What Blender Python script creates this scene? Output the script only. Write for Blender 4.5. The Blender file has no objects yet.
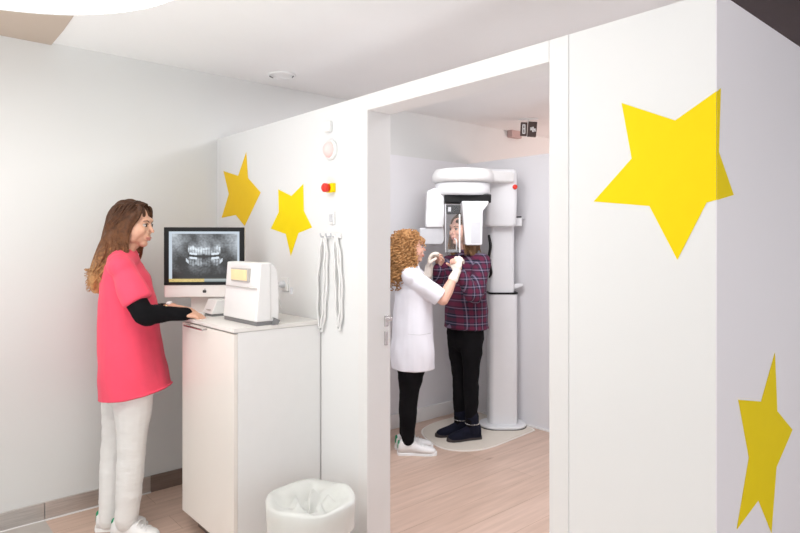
import bpy, math, random
from mathutils import Vector, Matrix, noise
random.seed(7)
C = bpy.context.scene.collection
PI = math.pi
# ---------------------------------------------------------------- survey of the photo
F = 605.0; HZ = 243.0; HC = 1.45            # focal length (px), horizon row, eye height
U = (690/917.66, 605/917.66)                # room axes against the viewing direction
YAW = math.atan2(U[0], U[1]) - PI/2
def W(X, D, z=0.0): return Vector((U[0]*X+U[1]*D, -U[1]*X+U[0]*D, z))
def dep(px, py, D): return W((px-400)/F*D, D, HC-(py-HZ)*D/F)
def onx(px, py, x):
    r = (px-400)/F; return dep(px, py, x/(U[1]+U[0]*r))
def ony(px, py, y):
    r = (px-400)/F; return dep(px, py, y/(U[0]-U[1]*r))
def onz(px, py, z=0.0):
    D = (HC-z)*F/(py-HZ); return dep(px, py, D)
CEIL = 2.505; YA = 3.61; XB = 1.64; YE = 0.636; XC = 3.93; HB = 2.10; TB = 0.12
DH = 2.03
DY0, DY1 = onx(549,250,XB-.004).y, onx(367.2,250,XB-.004).y

# ---------------------------------------------------------------- materials
def mat(name, col, rough=0.5, metal=0.0, spec=0.5, noise_amt=0.0, noise_scale=20, emit=None, es=1, alpha=1, trans=0, bump=0, stretch=(1,1,1), sss=0, sheen=0):
    m = bpy.data.materials.new(name); m.use_nodes = True
    nt = m.node_tree; b = nt.nodes['Principled BSDF']
    b.inputs['Base Color'].default_value = (*col, 1)
    b.inputs['Roughness'].default_value = rough
    b.inputs['Metallic'].default_value = metal
    b.inputs['Specular IOR Level'].default_value = spec
    b.inputs['Alpha'].default_value = alpha
    b.inputs['Transmission Weight'].default_value = trans
    if sss:
        b.inputs['Subsurface Weight'].default_value = sss
        b.inputs['Subsurface Radius'].default_value = (0.02,0.008,0.004)
    if sheen: b.inputs['Sheen Weight'].default_value = sheen
    if emit:
        b.inputs['Emission Color'].default_value = (*emit, 1); b.inputs['Emission Strength'].default_value = es
    tc = nt.nodes.new('ShaderNodeTexCoord'); mp = nt.nodes.new('ShaderNodeMapping')
    mp.inputs['Scale'].default_value = stretch
    nt.links.new(tc.outputs['Object'], mp.inputs['Vector'])
    nz = nt.nodes.new('ShaderNodeTexNoise'); nz.inputs['Scale'].default_value = noise_scale; nz.inputs['Detail'].default_value = 4
    nt.links.new(mp.outputs[0], nz.inputs['Vector'])
    if noise_amt:
        rp = nt.nodes.new('ShaderNodeValToRGB')
        rp.color_ramp.elements[0].position = 0.3; rp.color_ramp.elements[1].position = 0.7
        rp.color_ramp.elements[0].color = (*[c*(1-noise_amt) for c in col], 1)
        rp.color_ramp.elements[1].color = (*[min(1, c*(1+noise_amt)) for c in col], 1)
        nt.links.new(nz.outputs['Fac'], rp.inputs[0]); nt.links.new(rp.outputs[0], b.inputs['Base Color'])
    if bump:
        bp = nt.nodes.new('ShaderNodeBump'); bp.inputs['Strength'].default_value = bump; bp.inputs['Distance'].default_value = 0.01
        nt.links.new(nz.outputs['Fac'], bp.inputs['Height']); nt.links.new(bp.outputs[0], b.inputs['Normal'])
    return m
M = {}
M['wallA'] = mat('wall_paint_warm', (.715,.72,.71), .75, noise_amt=.008, noise_scale=3, bump=.01)
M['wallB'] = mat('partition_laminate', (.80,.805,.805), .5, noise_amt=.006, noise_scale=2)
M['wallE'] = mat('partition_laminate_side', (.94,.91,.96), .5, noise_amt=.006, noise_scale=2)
M['wallC'] = mat('inner_panel', (.78,.775,.80), .6, noise_amt=.006, noise_scale=3)
M['ceil'] = mat('ceiling_paint', (.84,.84,.835), .85, noise_amt=.01, noise_scale=3)
M['ceilshade'] = mat('ceiling_shade_beige', (.50,.415,.345), .85, noise_amt=.01, noise_scale=3)  # darker tone stands for the lamp's shade on the ceiling
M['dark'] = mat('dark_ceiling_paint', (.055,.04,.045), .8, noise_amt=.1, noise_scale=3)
M['frame'] = mat('door_frame_lacquer', (.80,.795,.79), .35, noise_amt=.004)
M['gloss'] = mat('cabinet_gloss', (.83,.785,.735), .42, noise_amt=.004)
M['top'] = mat('counter_white', (.80,.78,.75), .3, noise_amt=.004)
M['groove'] = mat('groove_grey', (.48,.45,.43), .6, noise_amt=.02)
M['steel'] = mat('brushed_steel', (.60,.57,.55), .38, .85, noise_amt=.12, noise_scale=30, stretch=(.3,.3,8))
M['steeld'] = mat('brushed_steel_dark', (.30,.255,.23), .38, .8, noise_amt=.12, noise_scale=30, stretch=(.3,.3,8))
M['chrome'] = mat('chrome', (.55,.53,.52), .2, .9, noise_amt=.03)
M['yellow'] = mat('sticker_yellow', (.92,.70,.004), .6, spec=.15, noise_amt=.01)
M['yellow2'] = mat('sticker_amber', (.88,.58,.02), .6, spec=.15, noise_amt=.01)
M['white'] = mat('white_plastic', (.83,.83,.825), .35, noise_amt=.006)
M['whitecool'] = mat('machine_white', (.80,.81,.83), .32, noise_amt=.006)
M['grey'] = mat('grey_plastic', (.20,.20,.205), .45, noise_amt=.04)
M['lgrey'] = mat('light_grey_plastic', (.62,.63,.66), .4, noise_amt=.02)
M['black'] = mat('black_plastic', (.008,.008,.009), .45, spec=.25, noise_amt=.05)
M['red'] = mat('red_plastic', (.75,.03,.015), .35, noise_amt=.02)
M['pinklens'] = mat('pink_lens', (.90,.58,.56), .4, noise_amt=.01, emit=(1,.7,.67), es=.15)
M['lamp'] = mat('lamp_diffuser', (1,1,1), .5, emit=(1,.985,.95), es=4)
M['pale'] = mat('display_beige', (.86,.66,.38), .3, noise_amt=.04, emit=(.9,.7,.4), es=.15)
M['skin'] = mat('skin', (.70,.40,.28), .5, noise_amt=.05, noise_scale=25, sss=.08)
M['skin2'] = mat('skin_fair', (.80,.47,.36), .5, noise_amt=.05, noise_scale=25, sss=.08)
M['lip'] = mat('lip', (.58,.25,.20), .4, noise_amt=.04)
M['pink'] = mat('pink_cotton', (.88,.068,.135), .8, noise_amt=.05, noise_scale=9, bump=.25, sheen=.1)
M['blackcloth'] = mat('black_jersey', (.006,.0058,.007), .95, spec=.15, noise_amt=.15, noise_scale=14, bump=.3)
M['whitecloth'] = mat('white_cotton', (.80,.79,.775), .8, noise_amt=.02, noise_scale=16, bump=.45, stretch=(1,1,2.5))
M['whitecoat'] = mat('white_tunic_cotton', (.86,.86,.92), .8, noise_amt=.015, noise_scale=10, bump=.3)
M['shoe'] = mat('white_leather', (.86,.86,.86), .45, noise_amt=.02)
M['green'] = mat('green_leather', (.01,.28,.12), .5, noise_amt=.05)
M['boot'] = mat('navy_suede', (.006,.007,.017), .85, spec=.2, noise_amt=.2, noise_scale=40)
M['bootsole'] = mat('boot_sole', (.03,.022,.02), .7, noise_amt=.1)
M['glove'] = mat('latex_glove', (.86,.79,.70), .5, noise_amt=.03, noise_scale=30, bump=.15)
M['gold'] = mat('watch_gold', (.75,.58,.30), .3, .8, noise_amt=.05)
M['eye'] = mat('eye_white', (.6,.54,.50), .3, noise_amt=.01)
M['iris'] = mat('iris_brown', (.04,.02,.012), .2, noise_amt=.1)
M['plastic_bag'] = mat('translucent_bag', (.84,.86,.83), .3, noise_amt=.02, noise_scale=15, alpha=.75, bump=.3)
M['bin'] = mat('bin_plastic', (.82,.80,.77), .4, noise_amt=.01)
M['plexi'] = mat('clear_plastic', (.93,.95,.97), .08, alpha=.03, noise_amt=.01)
M['plate'] = mat('floor_plate_beige', (.72,.66,.58), .45, noise_amt=.02)
M['plateedge'] = mat('floor_plate_edge', (.86,.82,.77), .4, noise_amt=.01)
M['vinyl'] = mat('grey_vinyl', (.50,.47,.44), .5, noise_amt=.03, noise_scale=8)
M['signdark'] = mat('sign_dark', (.06,.035,.03), .5, noise_amt=.1)
M['pinkbox'] = mat('dusty_pink_box', (.50,.36,.34), .6, noise_amt=.03)
M['logo'] = mat('logo_dark', (.05,.04,.035), .3, noise_amt=.05)
M['alu'] = mat('aluminium_pale', (.82,.77,.74), .35, .15, noise_amt=.01)

def hair_mat(name, z0, z1, c0, c1, c2):
    m = bpy.data.materials.new(name); m.use_nodes = True; nt = m.node_tree; b = nt.nodes['Principled BSDF']
    tc = nt.nodes.new('ShaderNodeTexCoord'); sx = nt.nodes.new('ShaderNodeSeparateXYZ'); nt.links.new(tc.outputs['Object'], sx.inputs[0])
    mr = nt.nodes.new('ShaderNodeMapRange'); mr.inputs['From Min'].default_value = z0; mr.inputs['From Max'].default_value = z1
    nt.links.new(sx.outputs['Z'], mr.inputs['Value'])
    nz = nt.nodes.new('ShaderNodeTexNoise'); nz.inputs['Scale'].default_value = 60; nt.links.new(tc.outputs['Object'], nz.inputs['Vector'])
    ad = nt.nodes.new('ShaderNodeMath'); ad.operation = 'MULTIPLY_ADD'; ad.inputs[1].default_value = .9
    nt.links.new(nz.outputs['Fac'], ad.inputs[0])
    sb = nt.nodes.new('ShaderNodeMath'); sb.operation = 'SUBTRACT'; sb.inputs[1].default_value = .45
    nt.links.new(mr.outputs[0], sb.inputs[0]); nt.links.new(sb.outputs[0], ad.inputs[2])
    rp = nt.nodes.new('ShaderNodeValToRGB'); e = rp.color_ramp.elements
    e[0].color = (*c2,1); e[1].color = (*c0,1); k = e.new(.45); k.color = (*c1,1)
    nt.links.new(ad.outputs[0], rp.inputs[0]); nt.links.new(rp.outputs[0], b.inputs['Base Color'])
    b.inputs['Roughness'].default_value = .55; b.inputs['Specular IOR Level'].default_value = .3
    return m
M['hair1'] = hair_mat('brown_ombre_hair', 1.24, 1.62, (.06,.024,.011), (.16,.065,.026), (.52,.27,.11))
M['hair2'] = hair_mat('curly_blond_hair', 1.10, 1.60, (.40,.20,.08), (.55,.30,.12), (.35,.17,.06))
M['hair3'] = hair_mat('dark_blond_hair', 1.35, 1.70, (.03,.02,.018), (.20,.11,.05), (.30,.17,.08))

def plank_mat():
    m = bpy.data.materials.new('oak_planks'); m.use_nodes = True; nt = m.node_tree; b = nt.nodes['Principled BSDF']
    tc = nt.nodes.new('ShaderNodeTexCoord')
    br = nt.nodes.new('ShaderNodeTexBrick'); br.offset = .37; br.inputs['Scale'].default_value = 1
    br.inputs['Brick Width'].default_value = 1.9; br.inputs['Row Height'].default_value = .19; br.inputs['Mortar Size'].default_value = .0012
    br.inputs['Color1'].default_value = (.70,.52,.43,1); br.inputs['Color2'].default_value = (.635,.46,.37,1); br.inputs['Mortar'].default_value = (.42,.28,.19,1)
    br.inputs['Bias'].default_value = -.1
    nt.links.new(tc.outputs['Object'], br.inputs['Vector'])
    mp = nt.nodes.new('ShaderNodeMapping'); mp.inputs['Scale'].default_value = (1.2, 14, 1); nt.links.new(tc.outputs['Object'], mp.inputs[0])
    nz = nt.nodes.new('ShaderNodeTexNoise'); nz.inputs['Scale'].default_value = 2.2; nz.inputs['Detail'].default_value = 7; nt.links.new(mp.outputs[0], nz.inputs['Vector'])
    rp = nt.nodes.new('ShaderNodeValToRGB'); rp.color_ramp.elements[0].position = .3; rp.color_ramp.elements[1].position = .75
    rp.color_ramp.elements[0].color = (.80,.78,.76,1); rp.color_ramp.elements[1].color = (1.0,1.0,1.0,1)
    nt.links.new(nz.outputs['Fac'], rp.inputs[0])
    mx = nt.nodes.new('ShaderNodeMix'); mx.data_type = 'RGBA'; mx.blend_type = 'MULTIPLY'; mx.inputs[0].default_value = 1
    nt.links.new(br.outputs['Color'], mx.inputs[6]); nt.links.new(rp.outputs[0], mx.inputs[7])
    # knots
    vo = nt.nodes.new('ShaderNodeTexVoronoi'); vo.inputs['Scale'].default_value = 1.6
    mp2 = nt.nodes.new('ShaderNodeMapping'); mp2.inputs['Scale'].default_value = (1, 2.2, 1); nt.links.new(tc.outputs['Object'], mp2.inputs[0]); nt.links.new(mp2.outputs[0], vo.inputs['Vector'])
    r2 = nt.nodes.new('ShaderNodeValToRGB'); r2.color_ramp.elements[0].position = .02; r2.color_ramp.elements[1].position = .09
    r2.color_ramp.elements[0].color = (.55,.46,.42,1); r2.color_ramp.elements[1].color = (1,1,1,1)
    nt.links.new(vo.outputs['Distance'], r2.inputs[0])
    mx2 = nt.nodes.new('ShaderNodeMix'); mx2.data_type = 'RGBA'; mx2.blend_type = 'MULTIPLY'; mx2.inputs[0].default_value = 1
    nt.links.new(mx.outputs[2], mx2.inputs[6]); nt.links.new(r2.outputs[0], mx2.inputs[7])
    nt.links.new(mx2.outputs[2], b.inputs['Base Color']); b.inputs['Roughness'].default_value = .42
    return m
M['floor'] = plank_mat()

def plaid_mat():
    m = bpy.data.materials.new('plaid_flannel'); m.use_nodes = True; nt = m.node_tree; b = nt.nodes['Principled BSDF']
    tc = nt.nodes.new('ShaderNodeTexCoord'); sx = nt.nodes.new('ShaderNodeSeparateXYZ'); nt.links.new(tc.outputs['Object'], sx.inputs[0])
    def mth(op, a, bb=None):
        n = nt.nodes.new('ShaderNodeMath'); n.operation = op
        for i, v in enumerate((a, bb)):
            if v is None: continue
            if isinstance(v, (int, float)): n.inputs[i].default_value = v
            else: nt.links.new(v, n.inputs[i])
        return n.outputs[0]
    u = mth('ADD', mth('MULTIPLY', sx.outputs['X'], .9), mth('MULTIPLY', sx.outputs['Y'], .55))
    per = .056
    def stripes(c):
        f = mth('FRACT', mth('DIVIDE', mth('ADD', c, 5.0), per))
        broad = mth('LESS_THAN', f, .46)
        thin = mth('MULTIPLY', mth('GREATER_THAN', f, .68), mth('LESS_THAN', f, .80))
        return broad, thin
    b1, t1 = stripes(u); b2, t2 = stripes(sx.outputs['Z'])
    broad = mth('MULTIPLY', mth('ADD', b1, b2), .5); thin = mth('MULTIPLY', mth('ADD', t1, t2), .45)
    def mixc(fac, a, c):
        n = nt.nodes.new('ShaderNodeMix'); n.data_type = 'RGBA'; nt.links.new(fac, n.inputs[0])
        if isinstance(a, tuple): n.inputs[6].default_value = (*a, 1)
        else: nt.links.new(a, n.inputs[6])
        n.inputs[7].default_value = (*c, 1); return n.outputs[2]
    c1 = mixc(broad, (.011,.013,.034), (.125,.012,.045)); c2 = mixc(thin, c1, (.30,.25,.36))
    nt.links.new(c2, b.inputs['Base Color']); b.inputs['Roughness'].default_value = .9
    return m
M['plaid'] = plaid_mat()

# ---------------------------------------------------------------- mesh helpers
class MB:
    def __init__(s): s.v = []; s.f = []
    def add(s, vs, fs):
        o = len(s.v); s.v += [tuple(p) for p in vs]; s.f += [tuple(i+o for i in f) for f in fs]; return s
    def box(s, c, d, rz=0, R=None):
        x, y, z = [k/2 for k in d]; R = R or Matrix.Rotation(rz, 3, 'Z'); c = Vector(c)
        vs = [c + R@Vector((i*x, j*y, k*z)) for k in (-1,1) for j in (-1,1) for i in (-1,1)]
        return s.add(vs, [(0,2,3,1),(4,5,7,6),(0,1,5,4),(2,6,7,3),(0,4,6,2),(1,3,7,5)])
    def span(s, a, b):
        return s.box([(p+q)/2 for p, q in zip(a, b)], [abs(q-p) for p, q in zip(a, b)])
    def prism(s, poly, thick):          # poly: coplanar 3-D points, thick: extrusion vector
        n = len(poly); t = Vector(thick); vs = [Vector(p) for p in poly] + [Vector(p)+t for p in poly]
        return s.add(vs, [tuple(range(n)), tuple(range(2*n-1, n-1, -1))] + [(i, n+i, n+(i+1)%n, (i+1)%n) for i in range(n)])
    def rings(s, rs, cap=True):
        n = len(rs[0]); vs = [p for r in rs for p in r]; fs = []
        for k in range(len(rs)-1):
            for i in range(n):
                a = k*n+i; b = k*n+(i+1)%n; fs.append((a, b, b+n, a+n))
        if cap: fs += [tuple(range(n-1, -1, -1)), tuple(range((len(rs)-1)*n, len(rs)*n))]
        return s.add(vs, fs)
    def lathe(s, prof, c=(0,0,0), n=32, axis='Z', sc=(1,1), cap=True):
        rs = []
        for r, h in prof:
            ring = []
            for i in range(n):
                a = 2*PI*i/n; x, y = r*math.cos(a)*sc[0], r*math.sin(a)*sc[1]
                v = {'Z': (x, y, h), 'X': (h, x, y), 'Y': (x, h, y)}[axis]
                ring.append(Vector(c)+Vector(v))
            rs.append(ring)
        return s.rings(rs, cap)
    def ell(s, c, r, ax=None, n=16, m=10):
        c = Vector(c); ax = ax or (Vector((1,0,0)), Vector((0,1,0)), Vector((0,0,1)))
        rs = []
        for j in range(m+1):
            t = -PI/2 + PI*j/m; t = max(-PI/2+.06, min(PI/2-.06, t))
            rs.append([c + ax[0]*(r[0]*math.cos(t)*math.cos(2*PI*i/n)) + ax[1]*(r[1]*math.cos(t)*math.sin(2*PI*i/n)) + ax[2]*(r[2]*math.sin(t)) for i in range(n)])
        return s.rings(rs)
    def tube(s, pts, rad, side=None, n=12, sub=4, cap='round'):
        P = [Vector(p) for p in pts]; Rr = [(r, r) if isinstance(r, (int, float)) else r for r in rad]
        if len(Rr) == 1: Rr = Rr*len(P)
        Q, S = [], []
        if sub > 1 and len(P) > 1:
            for i in range(len(P)-1):
                p0 = P[max(i-1,0)]; p1 = P[i]; p2 = P[i+1]; p3 = P[min(i+2, len(P)-1)]
                for k in range(sub):
                    t = k/sub; t2, t3 = t*t, t*t*t
                    Q.append(.5*((2*p1) + (p2-p0)*t + (2*p0-5*p1+4*p2-p3)*t2 + (3*p1-p0-3*p2+p3)*t3))
                    e = t*t*(3-2*t); S.append((Rr[i][0]*(1-e)+Rr[i+1][0]*e, Rr[i][1]*(1-e)+Rr[i+1][1]*e))
            Q.append(P[-1]); S.append(Rr[-1])
        else: Q, S = P, Rr
        T = []
        for i in range(len(Q)):
            a = Q[max(i-1,0)]; b = Q[min(i+1, len(Q)-1)]; d = b-a
            T.append(d.normalized() if d.length > 1e-9 else Vector((0,0,1)))
        sd = Vector(side) if side else (Vector((0,1,0)) if abs(T[0].y) < .9 else Vector((1,0,0)))
        rs = []
        fr = []
        for i in range(len(Q)):
            a = (sd - T[i]*sd.dot(T[i])).normalized(); b = T[i].cross(a)
            if not side: sd = a
            fr.append((a, b))
        def ring(q, a, b, ra, rb): return [q + a*(ra*math.cos(2*PI*k/n)) + b*(rb*math.sin(2*PI*k/n)) for k in range(n)]
        if cap == 'round':
            for t in (80, 55, 28):
                t = math.radians(t); m_ = min(S[0]); rs.append(ring(Q[0]-T[0]*m_*math.sin(t), *fr[0], S[0][0]*math.cos(t), S[0][1]*math.cos(t)))
        for i in range(len(Q)): rs.append(ring(Q[i], *fr[i], *S[i]))
        if cap == 'round':
            for t in (28, 55, 80):
                t = math.radians(t); m_ = min(S[-1]); rs.append(ring(Q[-1]+T[-1]*m_*math.sin(t), *fr[-1], S[-1][0]*math.cos(t), S[-1][1]*math.cos(t)))
        return s.rings(rs)
    def mesh(s, name, recalc=True):
        me = bpy.data.meshes.new(name); me.from_pydata(s.v, [], s.f); me.update()
        if recalc:
            import bmesh
            bm = bmesh.new(); bm.from_mesh(me); bmesh.ops.recalc_face_normals(bm, faces=bm.faces); bm.to_mesh(me); bm.free()
        return me
    def obj(s, name, m, parent=None, smooth=False, bevel=0, seg=3, keep=False):
        o = bpy.data.objects.new(name, s.mesh(name)); C.objects.link(o)
        o.data.materials.append(M[m] if isinstance(m, str) else m)
        if smooth:
            for p in o.data.polygons: p.use_smooth = True
        if bevel:
            b = o.modifiers.new('bevel', 'BEVEL'); b.width = bevel; b.segments = seg; b.limit_method = 'ANGLE'; b.angle_limit = math.radians(40)
            for p in o.data.polygons: p.use_smooth = True
            w = o.modifiers.new('wn', 'WEIGHTED_NORMAL'); w.keep_sharp = False
        if parent: o.parent = parent
        return o
    def skin(s, name, m, parent=None, voxel=.005, smooth=6, disp=None):     # fuse every shape into one continuous surface
        o = bpy.data.objects.new(name, s.mesh(name)); C.objects.link(o)
        r = o.modifiers.new('r', 'REMESH'); r.mode = 'VOXEL'; r.voxel_size = voxel; r.use_smooth_shade = True
        if smooth:
            k = o.modifiers.new('s', 'SMOOTH'); k.iterations = smooth; k.factor = .5
        dg = bpy.context.evaluated_depsgraph_get(); dg.update()
        me = bpy.data.meshes.new_from_object(o.evaluated_get(dg)); o.modifiers.clear(); o.data = me; me.name = name
        if disp:
            ns = [v.normal.copy() for v in me.vertices]
            for v, nn in zip(me.vertices, ns): v.co += nn*disp(v.co)
            me.update()
        me.materials.clear(); me.materials.append(M[m])
        for p in me.polygons: p.use_smooth = True
        if parent: o.parent = parent
        return o
def tag(o, label, cat, group=None):
    o['label'] = label; o['category'] = cat
    if group: o['group'] = group
    return o
def empty(name, loc, rz=0, label=None, cat=None, group=None):
    o = bpy.data.objects.new(name, None); C.objects.link(o); o.location = loc; o.rotation_euler = (0,0,rz); o.empty_display_size = .1
    if label: tag(o, label, cat, group)
    return o
def struct(o):
    o['kind'] = 'structure'; return o
def setloc(o, loc):                 # move the origin of a top-level mesh to loc
    o.data.transform(Matrix.Translation(-Vector(loc))); o.location = loc; return o

# ---------------------------------------------------------------- the setting
struct(MB().span((-3.5,-3.0,-.1), (8.0,YA+.15,0)).obj('floor', 'floor'))
struct(MB().span((-3.5,-3.0,CEIL), (8.0,YA+.15,CEIL+.1)).obj('ceiling', 'ceil'))
struct(MB().span((-3.5,YA,0), (8.0,YA+.15,CEIL)).obj('wall_left', 'wallA'))
struct(MB().span((7.9,-3.0,0), (8.0,YA,CEIL)).obj('wall_far', 'wallA'))
# dark ceiling over the corridor on the right of the box room
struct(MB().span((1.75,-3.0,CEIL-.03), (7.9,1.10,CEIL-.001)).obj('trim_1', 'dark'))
# disc lamp's shade on the ceiling, put into a darker beige curved panel
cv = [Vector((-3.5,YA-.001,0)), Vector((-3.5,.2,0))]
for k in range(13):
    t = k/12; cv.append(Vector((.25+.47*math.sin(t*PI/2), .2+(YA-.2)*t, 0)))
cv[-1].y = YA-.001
struct(MB().prism([(p.x, p.y, CEIL-.012) for p in cv], (0,0,.0115)).obj('ceiling_shade', 'ceilshade'))
# box room: partition with the doorway
mb = MB()
mb.span((XB,DY1+.066,0), (XB+TB,YA,HB)); mb.span((XB,YE,0), (XB+TB,DY0-.071,HB))
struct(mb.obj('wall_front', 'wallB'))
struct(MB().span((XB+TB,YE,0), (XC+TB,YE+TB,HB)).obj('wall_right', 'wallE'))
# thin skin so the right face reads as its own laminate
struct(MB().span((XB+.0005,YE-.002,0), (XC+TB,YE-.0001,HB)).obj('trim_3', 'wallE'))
struct(MB().span((XC,YE+TB,0), (XC+TB,YA,2.14)).obj('wall_back', 'wallC'))
struct(MB().span((XB+TB,YA-.018,0), (XC,YA-.001,2.14)).obj('wall_inner', 'wallC'))
# door frame
fr = empty('door_1', (XB,(DY0+DY1)/2,0)); struct(fr)
def rel(o, p):                      # parent keeping world coordinates
    o.parent = p; o.data.transform(Matrix.Translation(-p.location)); return o
rel(MB().span((XB-.004,DY0-.071,0), (XB+TB+.01,DY0,HB)).obj('door_jamb', 'frame', bevel=.003), fr)
rel(MB().span((XB-.004,DY1,0), (XB+TB+.01,DY1+.066,HB)).obj('door_jamb', 'frame', bevel=.003), fr)
rel(MB().span((XB-.004,DY0,DH), (XB+TB+.01,DY1,HB)).obj('door_head', 'frame', bevel=.003), fr)
# lock hardware on the far reveal
h0 = ony(386,321,DY1); h1 = ony(385.5,338,DY1)
mb = MB().box((h0.x,DY1-.003,h0.z), (.022,.006,.05)).box((h0.x,DY1-.018,h0.z+.012), (.012,.03,.012)).box((h0.x-.012,DY1-.03,h0.z+.012), (.04,.008,.014))
sp = rel(mb.obj('lock_latch', 'chrome', bevel=.002), fr); sp['label'] = 'small metal latch on the door reveal'
sp = rel(MB().box((h1.x,DY1-.003,h1.z), (.018,.006,.062)).obj('strike_plate', 'chrome', bevel=.002), fr)
# panel joints on the partition
for i, (px, y0, y1) in enumerate(((566.5, 35, 560),)):
    pass
zt = HB
MBj = MB().span((XB-.0012,2.449-.0025,0), (XB,2.449,1.07)); struct(MBj.obj('trim_4', 'groove'))
# baseboards: brushed steel along wall_left with joints
p44 = ony(44.5,500,YA).x; p150 = ony(150,480,YA).x
struct(MB().span((-3.5,YA-.012,.0), (p44-.003,YA,.095)).obj('baseboard_left', 'steel', bevel=.002))
struct(MB().span((p44,YA-.012,.0), (p150,YA,.095)).obj('baseboard_middle', 'steel', bevel=.002))
struct(MB().span((p150+.001,YA-.012,.0), (XB-.001,YA,.095)).obj('baseboard_dark', 'steeld', bevel=.002))
struct(MB().span((-3.5,YA-.02,0), (p150,YA-.012,.006)).obj('trim_5', 'white'))
struct(MB().span((XB+TB,YA-.036,0), (XC-.001,YA-.018,.11)).obj('baseboard_inner', 'white', bevel=.003))
struct(MB().span((XC-.016,YE+TB,0), (XC,YA-.04,.012)).obj('baseboard_back', 'white'))
# grey vinyl floor strip in the near left corner
q = onz(44.5,516.5); 
struct(MB().span((-3.5,-1.2,.0), (p44-.0,YA-.02,.003)).obj('trim_6', 'vinyl'))

# ---------------------------------------------------------------- stars (wall stickers)
def star(name, pts, proj, n, m, label):
    poly = [proj(*p) for p in pts]; c = sum(poly, Vector())/len(poly)
    o = MB().prism([p + Vector(n)*.0005 for p in poly], Vector(n)*.0012).obj(name, m)
    setloc(o, c); tag(o, label, 'wall sticker', 'yellow star wall stickers'); return o
pB = lambda a, b: onx(a, b, XB); pE = lambda a, b: ony(a, b, YE-.002)
star('star_sticker', [(246.4,152.2),(248.2,178),(260.8,192.5),(244.8,226),(236,215),(221.8,217.8),(229,194),(223.6,171),(238.3,175.8)], pB, (-1,0,0), 'yellow2',
     'small amber star sticker on the partition, nearest the room corner')
star('star_sticker', [(303.5,184),(304,211),(312.2,227.5),(298.6,233),(291,255.8),(286,234),(271,228.6),(279,212),(278.5,189.4),(291.6,196)], pB, (-1,0,0), 'yellow',
     'small yellow star sticker beside the red emergency button')
P1 = [(621.8,103),(675.4,120.5),(716,91.5),(716,199.9),(706.8,202.5),(677.5,259.7),(649.6,206),(593.9,201.5),(631.9,158.5)]
P2 = [(716,91.5),(720.3,88.4),(718.4,152),(733.2,195),(716,199.9)]
a = [onx(x, y, XB) for x, y in P1]; b = [ony(x, y, YE-.002) for x, y in P2]
for p in a:
    if p.y < YE+.004: p.y = YE-.002
for p in b:
    if p.x < XB+.004: p.x = XB
mb = MB().prism([p+Vector((-.0005,0,0)) for p in a], (-.0012,0,0)).prism([p+Vector((0,-.0005,0)) for p in b], (0,-.0012,0))
o = mb.obj('star_sticker', 'yellow'); setloc(o, sum(a, Vector())/len(a)); tag(o, 'large yellow star sticker wrapping around the outer corner of the white box room', 'wall sticker', 'yellow star wall stickers')
star('star_sticker', [(774.5,352.8),(776.8,411),(792,429.7),(776,467),(771,532.5),(758,500),(736.5,529),(748.6,457.5),(738,399.7),(760.8,401.5)], pE, (0,-1,0), 'yellow',
     'tall yellow star sticker low on the right side of the box room')

# ---------------------------------------------------------------- ceiling lamp, downlight, sign
lc = W(-1.30*1.0, 1.80, 0)
lamp_h = 2.36
# fit: far edge of the disc at row 16.6 near column 80
Dfar = (lamp_h-HC)*F/(HZ-16.6); cX = (82-400)/F*Dfar; r_l = .72
lc = W(cX, Dfar-r_l, lamp_h)
t = empty('pendant_lamp', lc, 0, 'large round white glowing ceiling lamp at the upper left', 'lamp')
MB().lathe([(r_l-.03,.0),(r_l-.008,.004),(r_l-.004,.012)], n=96).obj('lamp_diffuser', 'lamp', t, smooth=True)
MB().lathe([(r_l-.004,.002),(r_l,.006),(r_l,.05),(r_l-.02,.06),(.02,.06)], n=96).obj('lamp_housing', 'white', t, smooth=False)
MB().lathe([(.07,CEIL-lamp_h-.02),(.07,CEIL-lamp_h)], n=24).lathe([(.012,.06),(.012,CEIL-lamp_h)], n=12).obj('lamp_mount', 'white', t)
c = dep(282, 76, 1.055*F/(HZ-75)); c.z = CEIL
t = empty('recessed_downlight', c, YAW, 'small round white recessed downlight in the ceiling near the wall', 'lamp')
MB().lathe([(.062,0),(.062,-.006),(.082,-.010),(.088,-.004),(.088,0)], n=40, cap=False).obj('trim_ring', 'white', t, smooth=True)
MB().lathe([(.062,-.0005),(.058,-.003),(.02,-.003)], n=32).obj('lens', 'white', t)
for s in (-1,1): MB().tube([(s*.074,-.016,-.012),(s*.066,0,-.014),(s*.062,.018,-.012)], [.0035]).obj('clip', 'grey', t, smooth=True)
# hanging sign with white symbols
D = 5.15; c = dep(528.5, 129.5, D)
t = empty('ceiling_sign', c, YAW+math.radians(-8), 'small dark square sign with white symbols hanging below the ceiling', 'sign')
mm = D/F
MB().box((3.6*mm,0,0), (8.6*mm,.03,15*mm), R=Matrix.Rotation(math.radians(5),3,'Y')).obj('sign_panel', 'signdark', t, bevel=.004)
MB().box((-4.6*mm,.01,.6*mm), (6.6*mm,.03,13.5*mm), R=Matrix.Rotation(math.radians(3),3,'Y')).obj('sign_panel', 'signdark', t, bevel=.004)
mb = MB()
mb.box((4.2*mm,-.018,-.4*mm), (5.2*mm,.004,1.6*mm)).box((4.2*mm,-.018,-.4*mm), (1.6*mm,.004,5.0*mm)).box((2.4*mm,-.018,1.0*mm), (1.4*mm,.004,1.4*mm)).box((6.2*mm,-.018,-1.8*mm), (1.4*mm,.004,1.4*mm))
mb.obj('cross_symbol', 'white', t)
mb = MB()
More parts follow.
